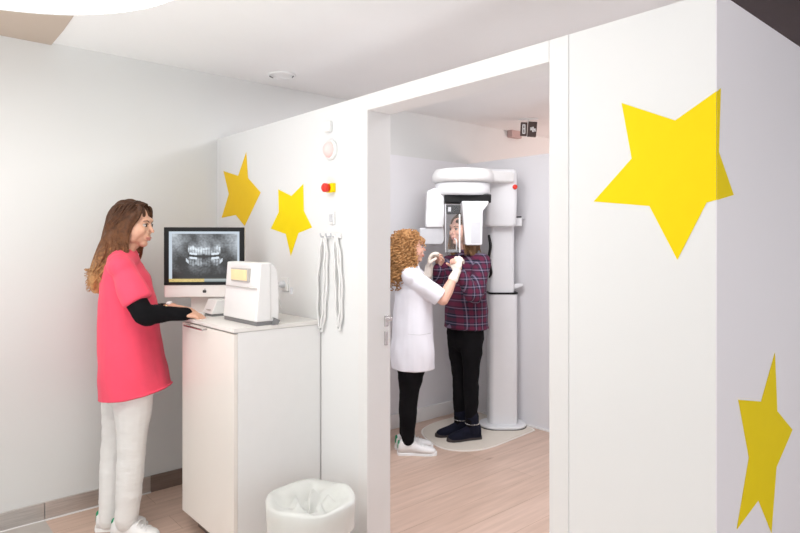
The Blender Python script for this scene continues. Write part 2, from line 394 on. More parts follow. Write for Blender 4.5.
mb.box((-5.6*mm,-.008,.4*mm), (1.0*mm,.004,9*mm)).box((-4.4*mm,-.008,4.6*mm), (2.4*mm,.004,1.0*mm)).box((-3.6*mm,-.008,2.6*mm), (1.0*mm,.004,4*mm)).box((-4.2*mm,-.008,.6*mm), (2.2*mm,.004,1.0*mm)).box((-3.6*mm,-.008,-1.8*mm), (1.0*mm,.004,4*mm)).box((-4.6*mm,-.008,-3.9*mm), (2.4*mm,.004,1.0*mm))
mb.obj('bracket_symbol', 'white', t)
MB().tube([(0,0,6*mm),(0,0,CEIL-c.z)], [.006], cap=None, sub=1).box((0,0,CEIL-c.z-.004), (.16,.05,.008)).obj('hanger', 'white', t)
c = ony(514.5, 133.5, YA-.03)
tag(setloc(MB().box(c, (.15,.058,.085)).obj('junction_box', 'pinkbox', bevel=.006), c), 'dusty pink rectangular box high on the wall beside the hanging sign', 'box')

# ---------------------------------------------------------------- base cabinet
CX, CY0, CY1, CT = 1.19, 2.451, 3.03, 1.078
cab = empty('base_cabinet', ((CX+XB)/2, (CY0+CY1)/2, 0), 0, 'tall glossy white base cabinet against the partition, under the monitor', 'cabinet')
def crel(mb, n, m, **k): return rel(mb.obj(n, m, **k), cab)
crel(MB().span((CX+.02,CY0,.10), (XB-.003,CY1,CT-.020)), 'carcass', 'white', bevel=.002)
crel(MB().span((CX+.075,CY0+.05,0), (XB-.02,CY1-.02,.10)), 'plinth', 'steeld')
dr = crel(MB().span((CX,CY0+.002,.10), (CX+.019,CY1-.002,CT-.026)), 'door', 'gloss', bevel=.002)
ha, hb = onx(183,330,CX-.028), onx(202,332.5,CX-.028)
hz = 1.045
hd = MB().tube([(CX-.026,hb.y,hz),(CX-.026,ha.y-.01,hz)], [.005], sub=1).tube([(CX,hb.y+.01,hz),(CX-.026,hb.y+.01,hz)], [.004], sub=1).tube([(CX,ha.y-.02,hz),(CX-.026,ha.y-.02,hz)], [.004], sub=1).obj('handle', 'chrome', smooth=True)
hd.data.transform(Matrix.Translation(-cab.location)); hd.parent = dr
ct = MB().span((CX-.004,CY0-.003,CT-.019), (XB-.002,CY1+.03,CT)).obj('worktop', 'top', bevel=.002)
rel(ct, cab)

# ---------------------------------------------------------------- all-in-one computer
mc = dep(204.5, 262, 3.16); mc.z = CT
mon = empty('desktop_computer', mc, YAW+math.radians(4), 'silver and black all-in-one computer showing a dental x-ray on the cabinet', 'computer')
s = 3.16/F
mw, top_, bot, chin = 79*s, HC-(227.3-HZ)*s-CT, HC-(285-HZ)*s-CT, HC-(297.5-HZ)*s-CT
tilt = Matrix.Rotation(math.radians(-3), 4, 'X')
def mrel(o):
    return o
MB().box((0,.012,(top_+chin)/2), (mw,.022,top_-chin)).obj('casing', 'alu', mon, bevel=.006)
bz = MB().box((0,-.001,(top_+bot)/2), (mw,.005,top_-bot)).obj('bezel', 'black', mon, bevel=.002)
# screen with radiograph
NX, NY = 200, 130
x0, x1 = -mw/2+5*s, mw/2-5*s; z0, z1 = bot+3.2*s, top_-4.2*s
def radiograph(u, v):
    # v 0 bottom..1 top
    if v < .065:
        k = .92 if random.random() > .25 else .7
        if u > .5: return (.62,.66,.66) if v > .02 else (.45,.5,.5)
        return (k, k*.86, k*.48)
    vv = (v-.065)/.935
    if u < .045 or u > .97 or vv > .95: return (.78,.84,.90)
    if vv < .02: return (.12,.12,.10)
    cx = (u-.5)/.5
    n = noise.noise(Vector((u*9, vv*7, 1.3)))*.5 + noise.noise(Vector((u*34, vv*26, 4.1)))*.32 + noise.noise(Vector((u*90, vv*60, 9.1)))*.15
    g = .10 + .40*n + .20*vv
    g += .38*math.exp(-((abs(cx)-.98)/.30)**2) * (.25+vv*.9)
    g += .18*math.exp(-((vv-.85)/.18)**2)*(1-abs(cx)*.3)
    g -= .20*math.exp(-((abs(cx)-.72)/.2)**2 - ((vv-.33)/.22)**2)
    g -= .25*math.exp(-((abs(cx)-.32)/.14)**2 - ((vv-.90)/.10)**2)
    g -= .35*max(0, 1-vv*7.5)*(1 if abs(cx) > .4 else .6)
    curve = .47 + .05*cx*cx*4*.6
    if abs(cx) < .46:
        for up in (1, -1):
            c0 = curve + up*.115
            tw = .075
            k = (cx+2)/tw; fr_ = abs(k-math.floor(k)-.5)*2
            h = .095 + .02*math.sin(math.floor(k)*2.1)
            d = abs(vv-c0)/h
            if d < 1: g += .62*(1-d**3)*(1-fr_**3*.6)*(.75+.7*n)
        g += .22*math.exp(-((vv-.66)/.10)**2)+.12*math.exp(-((vv-.25)/.1)**2); g -= .42*math.exp(-((vv-curve)/.022)**2)
        if .2 < abs(cx) < .42:
            for up in (1,-1):
                if abs(vv-curve-up*.045) < .022: g = .97
    if .44 < abs(cx) < .52 and abs(vv-curve+.11+(.5-abs(cx))*.6) < .035: g = .9
    g = max(.015, min(1, g)); g = g**1.1
    return (g*.93, g*.98, min(1, g*1.03))
verts = []; cols = []; faces = []
for j in range(NY+1):
    for i in range(NX+1):
        u, v = i/NX, j/NY
        verts.append((x0+(x1-x0)*u, -.0045, z0+(z1-z0)*v))
for j in range(NY):
    for i in range(NX):
        a_ = j*(NX+1)+i; faces.append((a_, a_+1, a_+NX+2, a_+NX+1)); cols.append(radiograph((i+.5)/NX, (j+.5)/NY))
me = bpy.data.meshes.new('screen'); me.from_pydata(verts, [], faces)
ca = me.color_attributes.new('xray', 'FLOAT_COLOR', 'CORNER')
for p in me.polygons:
    for li in p.loop_indices: ca.data[li].color = (*[c_**1.8 for c_ in cols[p.index]], 1)
sc = bpy.data.objects.new('screen', me); C.objects.link(sc); sc.parent = mon
m = bpy.data.materials.new('screen_radiograph'); m.use_nodes = True; nt = m.node_tree; b_ = nt.nodes['Principled BSDF']
an = nt.nodes.new('ShaderNodeVertexColor'); an.layer_name = 'xray'
nt.links.new(an.outputs[0], b_.inputs['Emission Color']); b_.inputs['Emission Strength'].default_value = .85
b_.inputs['Base Color'].default_value = (.02,.02,.02,1); b_.inputs['Roughness'].default_value = .25
me.materials.append(m)
# fruit shaped logo on the chin
lz = (bot+chin)/2; mb = MB()
mb.ell((-.0035,-.0005,lz-.0005), (.0062,.0012,.0078), n=14, m=8).ell((.0035,-.0005,lz-.0005), (.0062,.0012,.0078), n=14, m=8).ell((.0025,-.0005,lz+.0105), (.0018,.0012,.0036), n=10, m=6)
mb.obj('logo', 'logo', mon, smooth=True)
mb = MB(); mb.rings([[Vector((x, y, z)) for x, y in ((-w_,-d0),(w_,-d0),(w_,d0+.006),(-w_,d0+.006))] for w_, d0, z in ((.075,.0,chin+.06),)]*1, cap=False) if False else None
MB().prism([(-.08,.026,chin+.08),(-.08,.032,chin+.08),(-.08,.06,.012),(-.08,.06,.0),(-.08,-.055,.0),(-.08,-.055,.004),(-.08,.05,.007),(-.08,.026,chin+.07)], (.16,0,0)).obj('stand', 'alu', mon, bevel=.002)
# keyboard
kc = dep(190, 315.5, .372*F/72.5); kc.z = CT
kb = empty('keyboard', kc, YAW+math.radians(8), "thin pale keyboard under the pink-clad woman's hands", 'keyboard')
MB().box((0,0,.005), (.16,.09,.008)).obj('keyboard_base', 'alu', kb, bevel=.002)
mb = MB()
for i in range(8):
    for j in range(4): mb.box((-.068+i*.0195, -.032+j*.0205, .0105), (.0165,.017,.003))
mb.obj('keys', 'white', kb)

# ---------------------------------------------------------------- imaging plate scanner
s = 2.9/F
xf = CX+.105                                        # front plane of the device
pL, pR = onx(223,318,xf), onx(256,321,xf)
SC = empty('plate_scanner', ((xf+XB)/2-.02, (pL.y+pR.y)/2, CT), 0, 'white desktop x-ray plate scanner with small beige display beside the monitor', 'scanner')
o0 = Vector(SC.location)
ya, yb = pR.y, pL.y; zt = HC-(263-HZ)*s*.985; xr = ony(280,300,ya).x-.008
def sadd(mb, n, m, **k): return rel(mb.obj(n, m, **k), SC)
# body: front tower (slightly leaning) and rounded rear hood
fa, fb = xf, xf+.075
mb = MB().prism([(fa,yb,CT+.018),(fb,yb,CT+.018),(fb,yb,zt+.006),(fa+.022,yb,zt+.004)], (0,ya-yb,0))
sadd(mb, 'front_housing', 'white', bevel=.006)
prof = []
mb = MB()
pts = [(fb-.002,CT+.016),(xr,CT+.016),(xr+.004,CT+.06),(xr+.002,CT+.17),(xr-.006,zt-.03),(xr-.02,zt-.008),(xr-.036,zt+.003),(fb-.002,zt+.006)]
mb.prism([(x, yb-.004, z) for x, z in pts], (0,ya-yb+.008,0))
sadd(mb, 'rear_hood', 'white', bevel=.012, seg=4)
sadd(MB().span((xf+.004,ya+.004,CT), (fb+.02,yb-.004,CT+.018)), 'base', 'grey', bevel=.002)
sadd(MB().prism([(fb+.005,0,CT),(xr-.01,0,CT),(xr+.004,0,CT+.02),(xr-.03,0,CT+.034),(fb+.015,0,CT+.028)], (0,.02,0)), 'side_tray', 'grey', bevel=.004).location = (0, ya-.012, 0)
dz0, dz1 = onx(238,280,xf).z, onx(238,269.5,xf).z; dy0, dy1 = onx(246.5,275,xf).y, onx(231,275,xf).y
sadd(MB().box((xf+.012,(dy0+dy1)/2,(dz0+dz1)/2), (.020,dy1-dy0+.012,dz1-dz0+.012)), 'display_frame', 'groove', bevel=.002)
sadd(MB().box((xf+.008,(dy0+dy1)/2,(dz0+dz1)/2), (.018,dy1-dy0,dz1-dz0)), 'display', 'pale', bevel=.001)
sadd(MB().span((xf+.004,ya+.01,CT+.165), (xf+.016,yb-.01,CT+.168)), 'seam', 'groove')
sadd(MB().box((xf+.18,ya-.001,CT+.15), (.012,.003,.03)), 'badge', 'lgrey')
# small card unit at the left
cc = onx(215, 317, xf+.03); 
cu = empty('card_reader', (cc.x+.02,cc.y+.03,CT), 0, 'small low white unit with dark foot left of the plate scanner', 'device')
hw = .055
MB().prism([(-.05,-hw,.012),(.05,-hw,.012),(.05,-hw,.082),(-.02,-hw,.082)], (0,2*hw,0)).obj('housing', 'white', cu, bevel=.004)
MB().box((0,0,.006), (.09,2*hw-.008,.012)).obj('foot', 'grey', cu)
MB().box((-.042,-.01,.032), (.016,.04,.003)).obj('slot', 'groove', cu)

# ---------------------------------------------------------------- things on the partition wall
def wallp(px, py, off=0): p = onx(px, py, XB); p.x -= off; return p
p = wallp(332.5,188)
t = empty('emergency_button', p, 0, 'red emergency stop button on a small yellow plate', 'button')
MB().box((-.010,0,0), (.02,.055,.042)).obj('yellow_plate', 'yellow', t, bevel=.003)
MB().lathe([(.019,-.020),(.019,-.028),(.021,-.03),(.021,-.044),(.015,-.05)], axis='X', n=24).obj('push_cap', 'red', t, smooth=True).location = (0,.006,0)
p = wallp(332,150)
t = empty('warning_light', p, 0, 'faint pink round warning light above the emergency button', 'lamp')
MB().lathe([(.048,0),(.048,-.012),(.044,-.016)], axis='X', n=32).obj('light_base', 'white', t, smooth=False, bevel=.002)
MB().ell((-.014,0,0), (.03,.038,.038)).obj('light_dome', 'pinklens', t, smooth=True)
p = wallp(330,127)
t = empty('wall_sensor', p, 0, 'tiny white sensor box above the pink warning light', 'sensor')
MB().box((-.01,0,0), (.02,.045,.05)).obj('sensor_housing', 'white', t, bevel=.005)
p = wallp(333,218)
t = empty('light_switch', p, 0, 'small white switch below the emergency button', 'switch')
MB().box((-.005,0,0), (.01,.04,.06)).obj('switch_plate', 'white', t, bevel=.003)
MB().box((-.012,0,0), (.006,.024,.035)).obj('rocker', 'lgrey', t, bevel=.002)
p = wallp(333,236)
t = empty('hook_rail', p, 0, 'white hook rail holding two pale cable loops', 'hook rail')
MB().box((-.006,0,0), (.012,.15,.022)).obj('rail', 'white', t, bevel=.003)
for yy in (.045,-.04,0): MB().tube([(-.012,yy,.0),(-.035,yy,-.004),(-.042,yy,.01)], [.004]).obj('hook', 'lgrey', t, smooth=True)
for k, (px, yb_, wd) in enumerate(((323.5,331,7.5),(341.5,330,5.5))):
    hp = wallp(327 if k == 0 else 338.5, 236, .026); mb = MB()
    for j in range(2):
        pts = []
        w2 = wd*(1-.35*j); bot_ = yb_-4*j
        for i in range(33):
            a_ = i/32; ang = -PI/2 + 2*PI*a_
            xx = px + (hp_off := (327-323.5 if k == 0 else 338.5-341.5))*(.5+.5*math.sin(ang+PI))**2 + w2*math.cos(ang)*.62 + .5*math.sin(i*1.7+j)
            yy = (236+bot_)/2 + (bot_-236)/2*math.sin(ang+PI)*-1
            pts.append(wallp(xx, yy, .014+.006*j))
        mb.tube(pts, [.0052], n=6, sub=2)
    o = mb.obj('cable_loop', 'white', smooth=True); setloc(o, hp)
    tag(o, ('white coiled cable hanging from the left hook of the rail' if k == 0 else 'white coiled cable hanging from the right hook of the rail'), 'cable', 'coiled cables on the hook rail')
p = wallp(285.5,284)
t = empty('wall_socket', p, 0, 'white wall socket with plug to the right of the scanner', 'socket')
MB().box((-.005,0,0), (.01,.07,.07)).obj('socket_plate', 'white', t, bevel=.003)
MB().lathe([(.018,-.01),(.018,-.03),(.012,-.04)], axis='X', n=20).obj('plug', 'lgrey', t, smooth=False)
MB().tube([(-.035,0,0),(-.05,0,-.02),(-.03,.005,-.09),(-.02,.02,-.125)], [.004]).obj('plug_cable', 'white', t, smooth=True)

# ---------------------------------------------------------------- waste bin
bp = dep(311, 500, 2.46); bp.z = 0
hb_ = HC-(500-HZ)*2.46/F; br = 44.5*2.46/F
t = empty('waste_bin', bp, 0, 'round white waste bin with a clear plastic liner on the floor', 'bin')
MB().lathe([(br*.72,0),(br*.76,.01),(br*.93,hb_-.01),(br*.95,hb_),(br*.92,hb_),(br*.73,.015),(.02,.012)], n=48).obj('bin_body', 'bin', t, smooth=True)
rs = []
for (r_, z_, wv) in ((.97,hb_-.10,.02),(.99,hb_-.03,.015),(1.0,hb_+.004,.012),(.96,hb_+.016,.02),(.84,hb_+.004,.05),(.62,hb_-.03,.10),(.40,hb_-.02,.14),(.2,hb_-.05,.1),(.05,hb_-.07,0)):
    ring = []
    for i in range(72):
        a_ = 2*PI*i/72; w_ = 1+wv*(math.sin(a_*7+z_*20)+.6*math.sin(a_*13+1))*.5
        ring.append(Vector((br*r_*w_*math.cos(a_), br*r_*w_*math.sin(a_), z_+.25*wv*math.sin(a_*5+r_*9))))
    rs.append(ring)
mb = MB(); mb.rings(rs, cap=False); mb.obj('bin_liner', 'plastic_bag', t, smooth=True)
MB().box((-br*.66,br*.55,hb_-.012), (.012,.03,.012), rz=.6).obj('liner_print', mat('faded_green_print', (.42,.55,.47), .6, noise_amt=.1), t, bevel=.002)

# ---------------------------------------------------------------- x-ray machine
MD = 4.80; MX0 = (502-400)/F*MD
mach = empty('dental_xray_machine', W(MX0, MD, 0), YAW, 'tall white panoramic dental x-ray machine on a column', 'x-ray machine')
def L(px, py, dy=0.0):
    D = MD+dy; return Vector(((px-400)/F*D-MX0, dy, HC-(py-HZ)*D/F))
def mpart(mb, n, m, label=None, **k):
    o = mb.obj(n, m, mach, **k)
    if label: o['label'] = label
    return o
# foot plate
def rrect(cx, cy, hx, hy, r, z, n=6):
    out = []
    for (sx, sy, a0) in ((1,1,0),(-1,1,90),(-1,-1,180),(1,-1,270)):
        for k in range(n+1):
            a_ = math.radians(a0+90*k/n); out.append(Vector((cx+sx*(hx-r)+r*math.cos(a_), cy+sy*(hy-r)+r*math.sin(a_), z)))
    return out
def block(mb, secs):        # list of (cx,cy,hx,hy,r,z)
    return mb.rings([rrect(*q_) for q_ in secs])
mpart(block(MB(), [(0,-.02,.178,.13,.12,.012),(0,-.02,.182,.134,.12,.018),(0,-.02,.182,.134,.12,.028),(0,-.02,.172,.124,.11,.036)]), 'foot_plate', 'whitecool', bevel=.002)
mpart(block(MB(), [(0,-.02,.184,.136,.12,.004),(0,-.02,.184,.136,.12,.012)]), 'foot_seal', 'black')
zc = L(502,293.5).z; z2 = L(502,226).z
mpart(block(MB(), [(0,0,.112,.085,.04,.034),(0,0,.112,.085,.04,zc)]), 'lower_column', 'whitecool', bevel=.002)
mpart(block(MB(), [(0,0,.116,.089,.04,zc),(0,0,.116,.089,.04,zc+.014)]), 'column_collar', 'black')
xu = L(501,240).x
mpart(block(MB(), [(xu,0,.096,.07,.03,zc+.012),(xu,0,.096,.07,.03,z2+.01)]), 'upper_column', 'whitecool', bevel=.002)
# carriage head
a0, a1 = L(485.5,200,-.17), L(517.5,200,-.17); zt_ = L(500,172).z
cxm = (a0.x+a1.x)/2; hxm = (a1.x-a0.x)/2
mpart(block(MB(), [(cxm+.0,-.02,hxm*.86,.12,.035,z2-.008),(cxm,-.02,hxm,.13,.035,z2+.012),(cxm,-.03,hxm,.15,.035,z2+.2),(cxm,-.03,hxm,.15,.035,zt_-.02),(cxm,-.03,hxm*.93,.14,.03,zt_)]), 'carriage_head', 'whitecool', smooth=False, bevel=.006)
# top cap, a rounded horizontal arm reaching out over the patient
def capring(f_, z, k=0): 
    # stadium outline between arm tip and the head
    tip = L(463,180,-.28); 
    out = []
    n = 40
    for i in range(n):
        a_ = 2*PI*i/n
        out.append(Vector((tip.x + .232*f_*math.cos(a_), tip.y + .205*f_*math.sin(a_), z)))
    return out
ztop = L(463,169.5,-.28).z; zbt = L(463,183,-.28).z
mpart(MB().rings([capring(.90,zbt),capring(.98,zbt+.012),capring(1.0,zbt+.035),capring(.985,zbt+.06),capring(.90,ztop-.008),capring(.6,ztop),capring(.1,ztop+.003)]), 'top_cap', 'white', smooth=True)
ar0 = L(470,176,-.25); ar1 = L(500,178,-.10)
dv = (ar1-ar0); dv.z = 0
mb = MB().box(((ar0.x+ar1.x)/2, (ar0.y+ar1.y)/2, (zbt+ztop)/2+.0), (dv.length+.08,.26,(ztop-zbt)*.82), rz=math.atan2(dv.y, dv.x))
mpart(mb, 'top_arm', 'white', bevel=.02, seg=4)
# rotating unit
zr0, zr1 = L(463,196,-.28).z, zbt
def eg(cxp, dy, hx, hy, z, n=40):
    c_ = L(cxp,200,dy); return [Vector((c_.x+hx*math.cos(2*PI*i/n), c_.y+hy*math.sin(2*PI*i/n), z)) for i in range(n)]
mpart(MB().rings([eg(462.5,-.28,.195,.15,zr0),eg(462.5,-.28,.205,.16,zr0+.02),eg(462.5,-.28,.205,.16,zr1-.01),eg(462.5,-.28,.17,.14,zr1+.005)]), 'rotating_unit', 'whitecool', smooth=True)
zb0, zb1 = L(463,203.5,-.28).z, zr0
bl, br_ = L(444.5,199,-.36), L(489.5,199,-.30)
mpart(MB().box(((bl.x+br_.x)/2,-.30,(zb0+zb1)/2+.002), (br_.x-bl.x,.17,zb1-zb0+.004)), 'black_band', 'black', bevel=.004)
# sensor arm on the left
def slab(corners, dyf, th):     # quad corners in px, front depth, thickness (in depth)
    return MB().prism([L(x, y, dyf) for x, y in corners], (0,th,0))
mpart(slab([(427,191),(434,188),(444.5,189),(444.5,224),(443,227.5),(426,227.5),(425.5,222)], -.36, .17), 'sensor_arm', 'whitecool', bevel=.01)
mpart(slab([(419.5,228),(444,227),(444.5,240),(442,244.5),(424,244.5),(420,240)], -.34, .13), 'sensor_head', 'lgrey', bevel=.008)
# tube housing panel on the right
mpart(slab([(462,201),(489,201),(488.5,204),(483,211),(482.3,244.5),(481,245.3),(466.5,245.3),(465.3,244)], -.47, .14), 'tube_housing', 'whitecool', bevel=.008)
mpart(slab([(471,222),(480.5,222),(480.5,243),(471,243)], -.473, .006), 'housing_window', 'lgrey')
# clear head support
mpart(slab([(445,204),(463,204),(463,247),(461,252.5),(446,252.5)], -.515, .005), 'clear_shield', 'plexi')
mpart(slab([(445.5,205),(460.5,205),(460.5,212.5),(458,214),(447,214)], -.505, .04), 'head_rest_block', 'black', bevel=.004)
mpart(slab([(448,207),(451,207),(451,211.5),(448,211.5)], -.51, .004), 'indicator', 'lgrey')
mpart(MB().tube([L(459.6,215,-.52),L(459.6,252,-.52)], [.006], sub=1), 'support_rod', 'white', smooth=True)
mpart(MB().tube([L(445.6,204,-.515),L(445.6,252,-.515)], [.0035], sub=1), 'shield_edge', 'lgrey', smooth=True)
mpart(slab([(447,249.5),(458.5,249.5),(458.5,252.5),(447,252.5)], -.50, .05), 'chin_tray', 'grey', bevel=.003)
mpart(MB().tube([L(454.8,238.5,-.49),L(456.5,241,-.50),L(456.5,250,-.48)], [.0045], sub=3), 'bite_stick', 'white', smooth=True)
# handle, cables, button
mpart(MB().tube([L(489,236,-.1),L(490.5,246,-.13),L(489,258,-.12),L(491,272,-.1),L(489.5,277,-.08)], [(.012,.01),(.014,.012),(.010,.01),(.014,.012),(.008,.008)]), 'hand_grip', 'black', smooth=True)
pt = L(515,187,-.185)
mpart(MB().lathe([(.017,.02),(.019,0),(.017,-.012)], c=pt, axis='Y', n=24), 'stop_button', 'red', 'red stop button', smooth=True)
mpart(slab([(511,218),(522,217.5),(522,226),(511,226.5)], -.06, .07), 'side_bracket', 'whitecool', bevel=.005)
mpart(slab([(513,216.6),(521.5,216.2),(521.5,217.8),(513,218)], -.055, .06), 'bracket_pad', 'black')
mpart(MB().tube([L(521,218,0),L(528,219,.03),L(538,216,.02),L(546,216,-.03),L(556,216,-.10)], [.005]), 'wall_cable', 'lgrey', smooth=True)
mpart(slab([(514,284),(523,283.5),(523,285.5),(514.5,289)], -.03, .05), 'cable_clip', 'whitecool', bevel=.003)
# beige floor plate under the machine
edge = [(420.5,432),(424,428),(434,423),(452,418),(470,414),(495,411.5),(544,427.5),(530,433),(510,441),(495,447),(480,451),(460,452),(442,449.5),(430,443),(423,437)]
pl = [onz(x, y, .0) for x, y in edge]
for p_ in pl: p_.x = min(p_.x, XC-.02); p_.y = min(p_.y, YA-.04)
c = sum(pl, Vector())/len(pl)
fp = empty('floor_plate', c, 0, 'beige rounded floor plate with white edge under the x-ray machine', 'floor plate')
P = [p_-c for p_ in pl]
def smoothpoly(P, it=2):
    for _ in range(it):
        P = [q_ for i in range(len(P)) for q_ in (P[i]*.75+P[(i+1)%len(P)]*.25, P[i]*.25+P[(i+1)%len(P)]*.75)]
    return P
P = smoothpoly(P)
MB().prism(P, (0,0,.006)).obj('plate_edge', 'plateedge', fp)
MB().prism([p_*.965+Vector((0,0,.006)) for p_ in P], (0,0,.004)).obj('plate_surface', 'plate', fp)

# ================================================================ people
V = Vector
class Fig:
    def __init__(s, px0, D0, name, label):
        s.D0 = D0; s.X0 = (px0-400)/F*D0
        s.root = empty(name, W(s.X0, D0, 0), YAW, label, 'person')
    def J(s, px, py, dy=0.0):
        D = s.D0+dy; return V(((px-400)/F*D-s.X0, dy, HC-(py-HZ)*D/F))
def axes(f, u=(0,0,1)):
    f = V(f).normalized(); u = V(u); l = u.cross(f).normalized(); u = f.cross(l).normalized(); return f, l, u
def head(mb, c, ax, k=1.0):
    f, l, u = ax
    P = lambda a, b, d: c + f*a*k + l*b*k + u*d*k
    E = lambda a, b, d, r: mb.ell(P(a,b,d), [q_*k for q_ in r], ax)
    E(-.018,0,.030,(.092,.074,.082)); E(.028,0,-.012,(.060,.060,.088)); E(.035,0,-.052,(.045,.048,.050))
    E(.062,0,-.090,(.022,.022,.018)); E(.070,0,.030,(.022,.050,.018))
    for s_ in (1,-1):
        E(.055,.036*s_,-.022,(.030,.024,.028)); E(-.008,.074*s_,-.006,(.017,.008,.030)); E(.018,.045*s_,-.065,(.035,.018,.026))
        E(.030,.044*s_,-.022,(.045,.028,.052)); E(.084,.012*s_,-.030,(.011,.009,.008))
    mb.tube([P(.080,0,.018),P(.093,0,-.005),P(.106,0,-.023)], [.007*k,.0075*k,.0085*k], n=8)
    E(.082,0,-.050,(.012,.024,.012)); E(.080,0,-.066,(.011,.020,.008)); 
    return P
def face_bits(root, P, ax, k, brow='hair1'):
    f, l, u = ax
    for s_ in (1,-1):
        o = MB().ell(P(.0745,.030*s_,.004), (.011*k,.0135*k,.0085*k), ax).obj('eye', 'eye', root, smooth=True)
        MB().ell(P(.0825,.0305*s_,.003), (.005*k,.0072*k,.0072*k), ax).obj('iris', 'iris', o, smooth=True)
        MB().tube([P(.086,.014*s_,.022),P(.084,.030*s_,.028),P(.074,.046*s_,.024)], [.003*k,.0035*k,.002*k], n=6).obj('eyebrow', brow, root, smooth=True)
        MB().tube([P(.087,.018*s_,.009),P(.087,.030*s_,.0125),P(.079,.042*s_,.008)], [.0015*k,.0022*k,.0015*k], n=6).obj('eyelashes', 'iris', root, smooth=True)
    MB().tube([P(.084,.022,-.060),P(.094,.010,-.0565),P(.0955,0,-.058),P(.094,-.010,-.0565),P(.084,-.022,-.060)], [.0025*k,.0045*k,.004*k,.0045*k,.0025*k], n=8).tube([P(.084,.020,-.062),P(.093,0,-.067),P(.084,-.020,-.062)], [.002*k,.0055*k,.002*k], n=8).obj('lips', 'lip', root, smooth=True)
def hand(mb, w, d, n, thumb, curl=(.5,.5,.5,.5), k=1.0, inf=0.0, tc=.4, spread=.06):
    """w wrist, d finger direction, n palm normal, thumb = lateral vector towards the thumb"""
    d = V(d).normalized(); n = V(n); n = (n - d*n.dot(d)).normalized(); t = V(thumb); t = (t - d*t.dot(d) - n*t.dot(n)).normalized(); w = V(w)
    mb.tube([w-d*.02, w+d*.02*k, w+d*.055*k, w+d*.084*k], [(.024*k+inf,.018*k+inf),(.030*k+inf,.016*k+inf),(.038*k+inf,.014*k+inf),(.036*k+inf,.011*k+inf)], side=t, n=14)
    Ls = (.066,.074,.069,.054); offs = (.028,.0095,-.0095,-.027)
    for i in range(4):
        p = w + d*((.082,.087,.083,.074)[i]*k) + t*offs[i]*k; pts = [p-d*.014*k, p]; ang = 0
        base = (d + t*offs[i]*spread/.028).normalized()
        for seg, fr_ in enumerate((.45,.32,.23)):
            ang += curl[i]*(1.0, 1.15, .8)[seg]
            dr_ = base*math.cos(ang) + n*math.sin(ang); p = p + dr_*Ls[i]*k*fr_; pts.append(p)
        mb.tube(pts, [.0088*k+inf,.0088*k+inf,.0080*k+inf,.0074*k+inf,.0064*k+inf], n=8, sub=3)
    p = w + d*.022*k + t*.022*k
    d1 = (d*.62 + t*.70 + n*.25).normalized(); d2 = (d*.85 + t*.25 + n*(.25+tc)).normalized(); d3 = (d*.8 - t*.15 + n*(.35+tc)).normalized()
    a_ = p + d1*.040*k; b_ = a_ + d2*.030*k; c_ = b_ + d3*.024*k
    mb.tube([p, a_, b_, c_], [.014*k+inf,.0115*k+inf,.0095*k+inf,.0075*k+inf], n=8, sub=3)
def arm(mb, S, E_, Wr, k=1.0, inf=0.0, part='all'):
    S, E_, Wr = V(S), V(E_), V(Wr)
    if part in ('all', 'upper'): mb.tube([S, S.lerp(E_,.35), S.lerp(E_,.8), E_], [.050*k+inf,.046*k+inf,.037*k+inf,.036*k+inf])
    if part in ('all', 'fore'): mb.tube([E_, E_.lerp(Wr,.3), E_.lerp(Wr,.75), Wr], [.036*k+inf,.038*k+inf,.028*k+inf,.024*k+inf])
def leg(mb, H, K, A, k=1.0, inf=0.0):
    H, K, A = V(H), V(K), V(A)
    mb.tube([H+V((0,0,.03)), H.lerp(K,.3), H.lerp(K,.8), K, K.lerp(A,.3), K.lerp(A,.75), A],
            [.088*k+inf,.080*k+inf,.058*k+inf,.054*k+inf,.054*k+inf,.040*k+inf,.034*k+inf], sub=5, n=16)
def foot_rings(A, d, length, w, h, z0, heel=.28, n=16, stations=None):
    """A ankle ground point, d forward"""
    d = V(d); d.z = 0; d.normalize(); l = V((-d.y, d.x, 0)); rs = []
    st = stations or ((0,.30,.30),(.03,.75,.85),(.12,.82,1.0),(.30,.74,1.0),(.45,.80,.80),(.62,.95,.58),(.78,1.0,.45),(.90,.86,.36),(.97,.58,.27),(1.0,.25,.15))
    for t, ww, hh in st:
        p = V((A.x, A.y, z0)) + d*(t-heel)*length; ring = []
        for i in range(n):
            a_ = 2*PI*i/n; sn = math.sin(a_)
            zz = h*hh*(max(0, sn)**.8) if sn > 0 else .10*sn*h*.2
            ring.append(p + l*(w*ww*math.copysign(abs(math.cos(a_))**.8, math.cos(a_))) + V((0,0,zz)))
        rs.append(ring)
    return rs
def sneaker(root, A, d, m='shoe', sole='white', tab='green', length=.255, lab=None):
    d = V(d); d.z = 0; d.normalize(); l = V((-d.y, d.x, 0))
    o = MB().rings(foot_rings(A, d, length, .042, .085, .018)).obj('shoe', m, root, smooth=True)
    MB().rings(foot_rings(A, d, length+.012, .046, .024, .0, stations=((0,.45,1),(.04,.85,1),(.2,.86,1),(.45,.82,1),(.7,1.02,1),(.88,.9,1),(.96,.65,1),(1.0,.3,1)))).obj('sole', sole, o, smooth=False)
    g = V((A.x, A.y, 0)) - d*.28*length
    if tab:
        x = MB().tube([g+d*.008+V((0,0,.046)), g+d*.010+V((0,0,.084))], [(.023,.010)]*2, side=l).obj('heel_tab', tab, o, smooth=True); x['label'] = 'green heel tab'
    mb = MB()
    for j in range(4):
        p = g + d*(.12+.022*j) + V((0,0,.098-.011*j)); mb.tube([p+l*.026-V((0,0,.012)), p, p-l*.026-V((0,0,.012))], [.003], n=6)
    mb.obj('laces', 'white', o, smooth=True)
    return o
def folds(amp, sx, sz, seed):
    return lambda co: amp*noise.noise(V((co.x*sx+seed, co.y*sx, co.z*sz))) + amp*.4*noise.noise(V((co.x*sx*2.6, co.y*sx*2.6+seed, co.z*sz*2.2)))

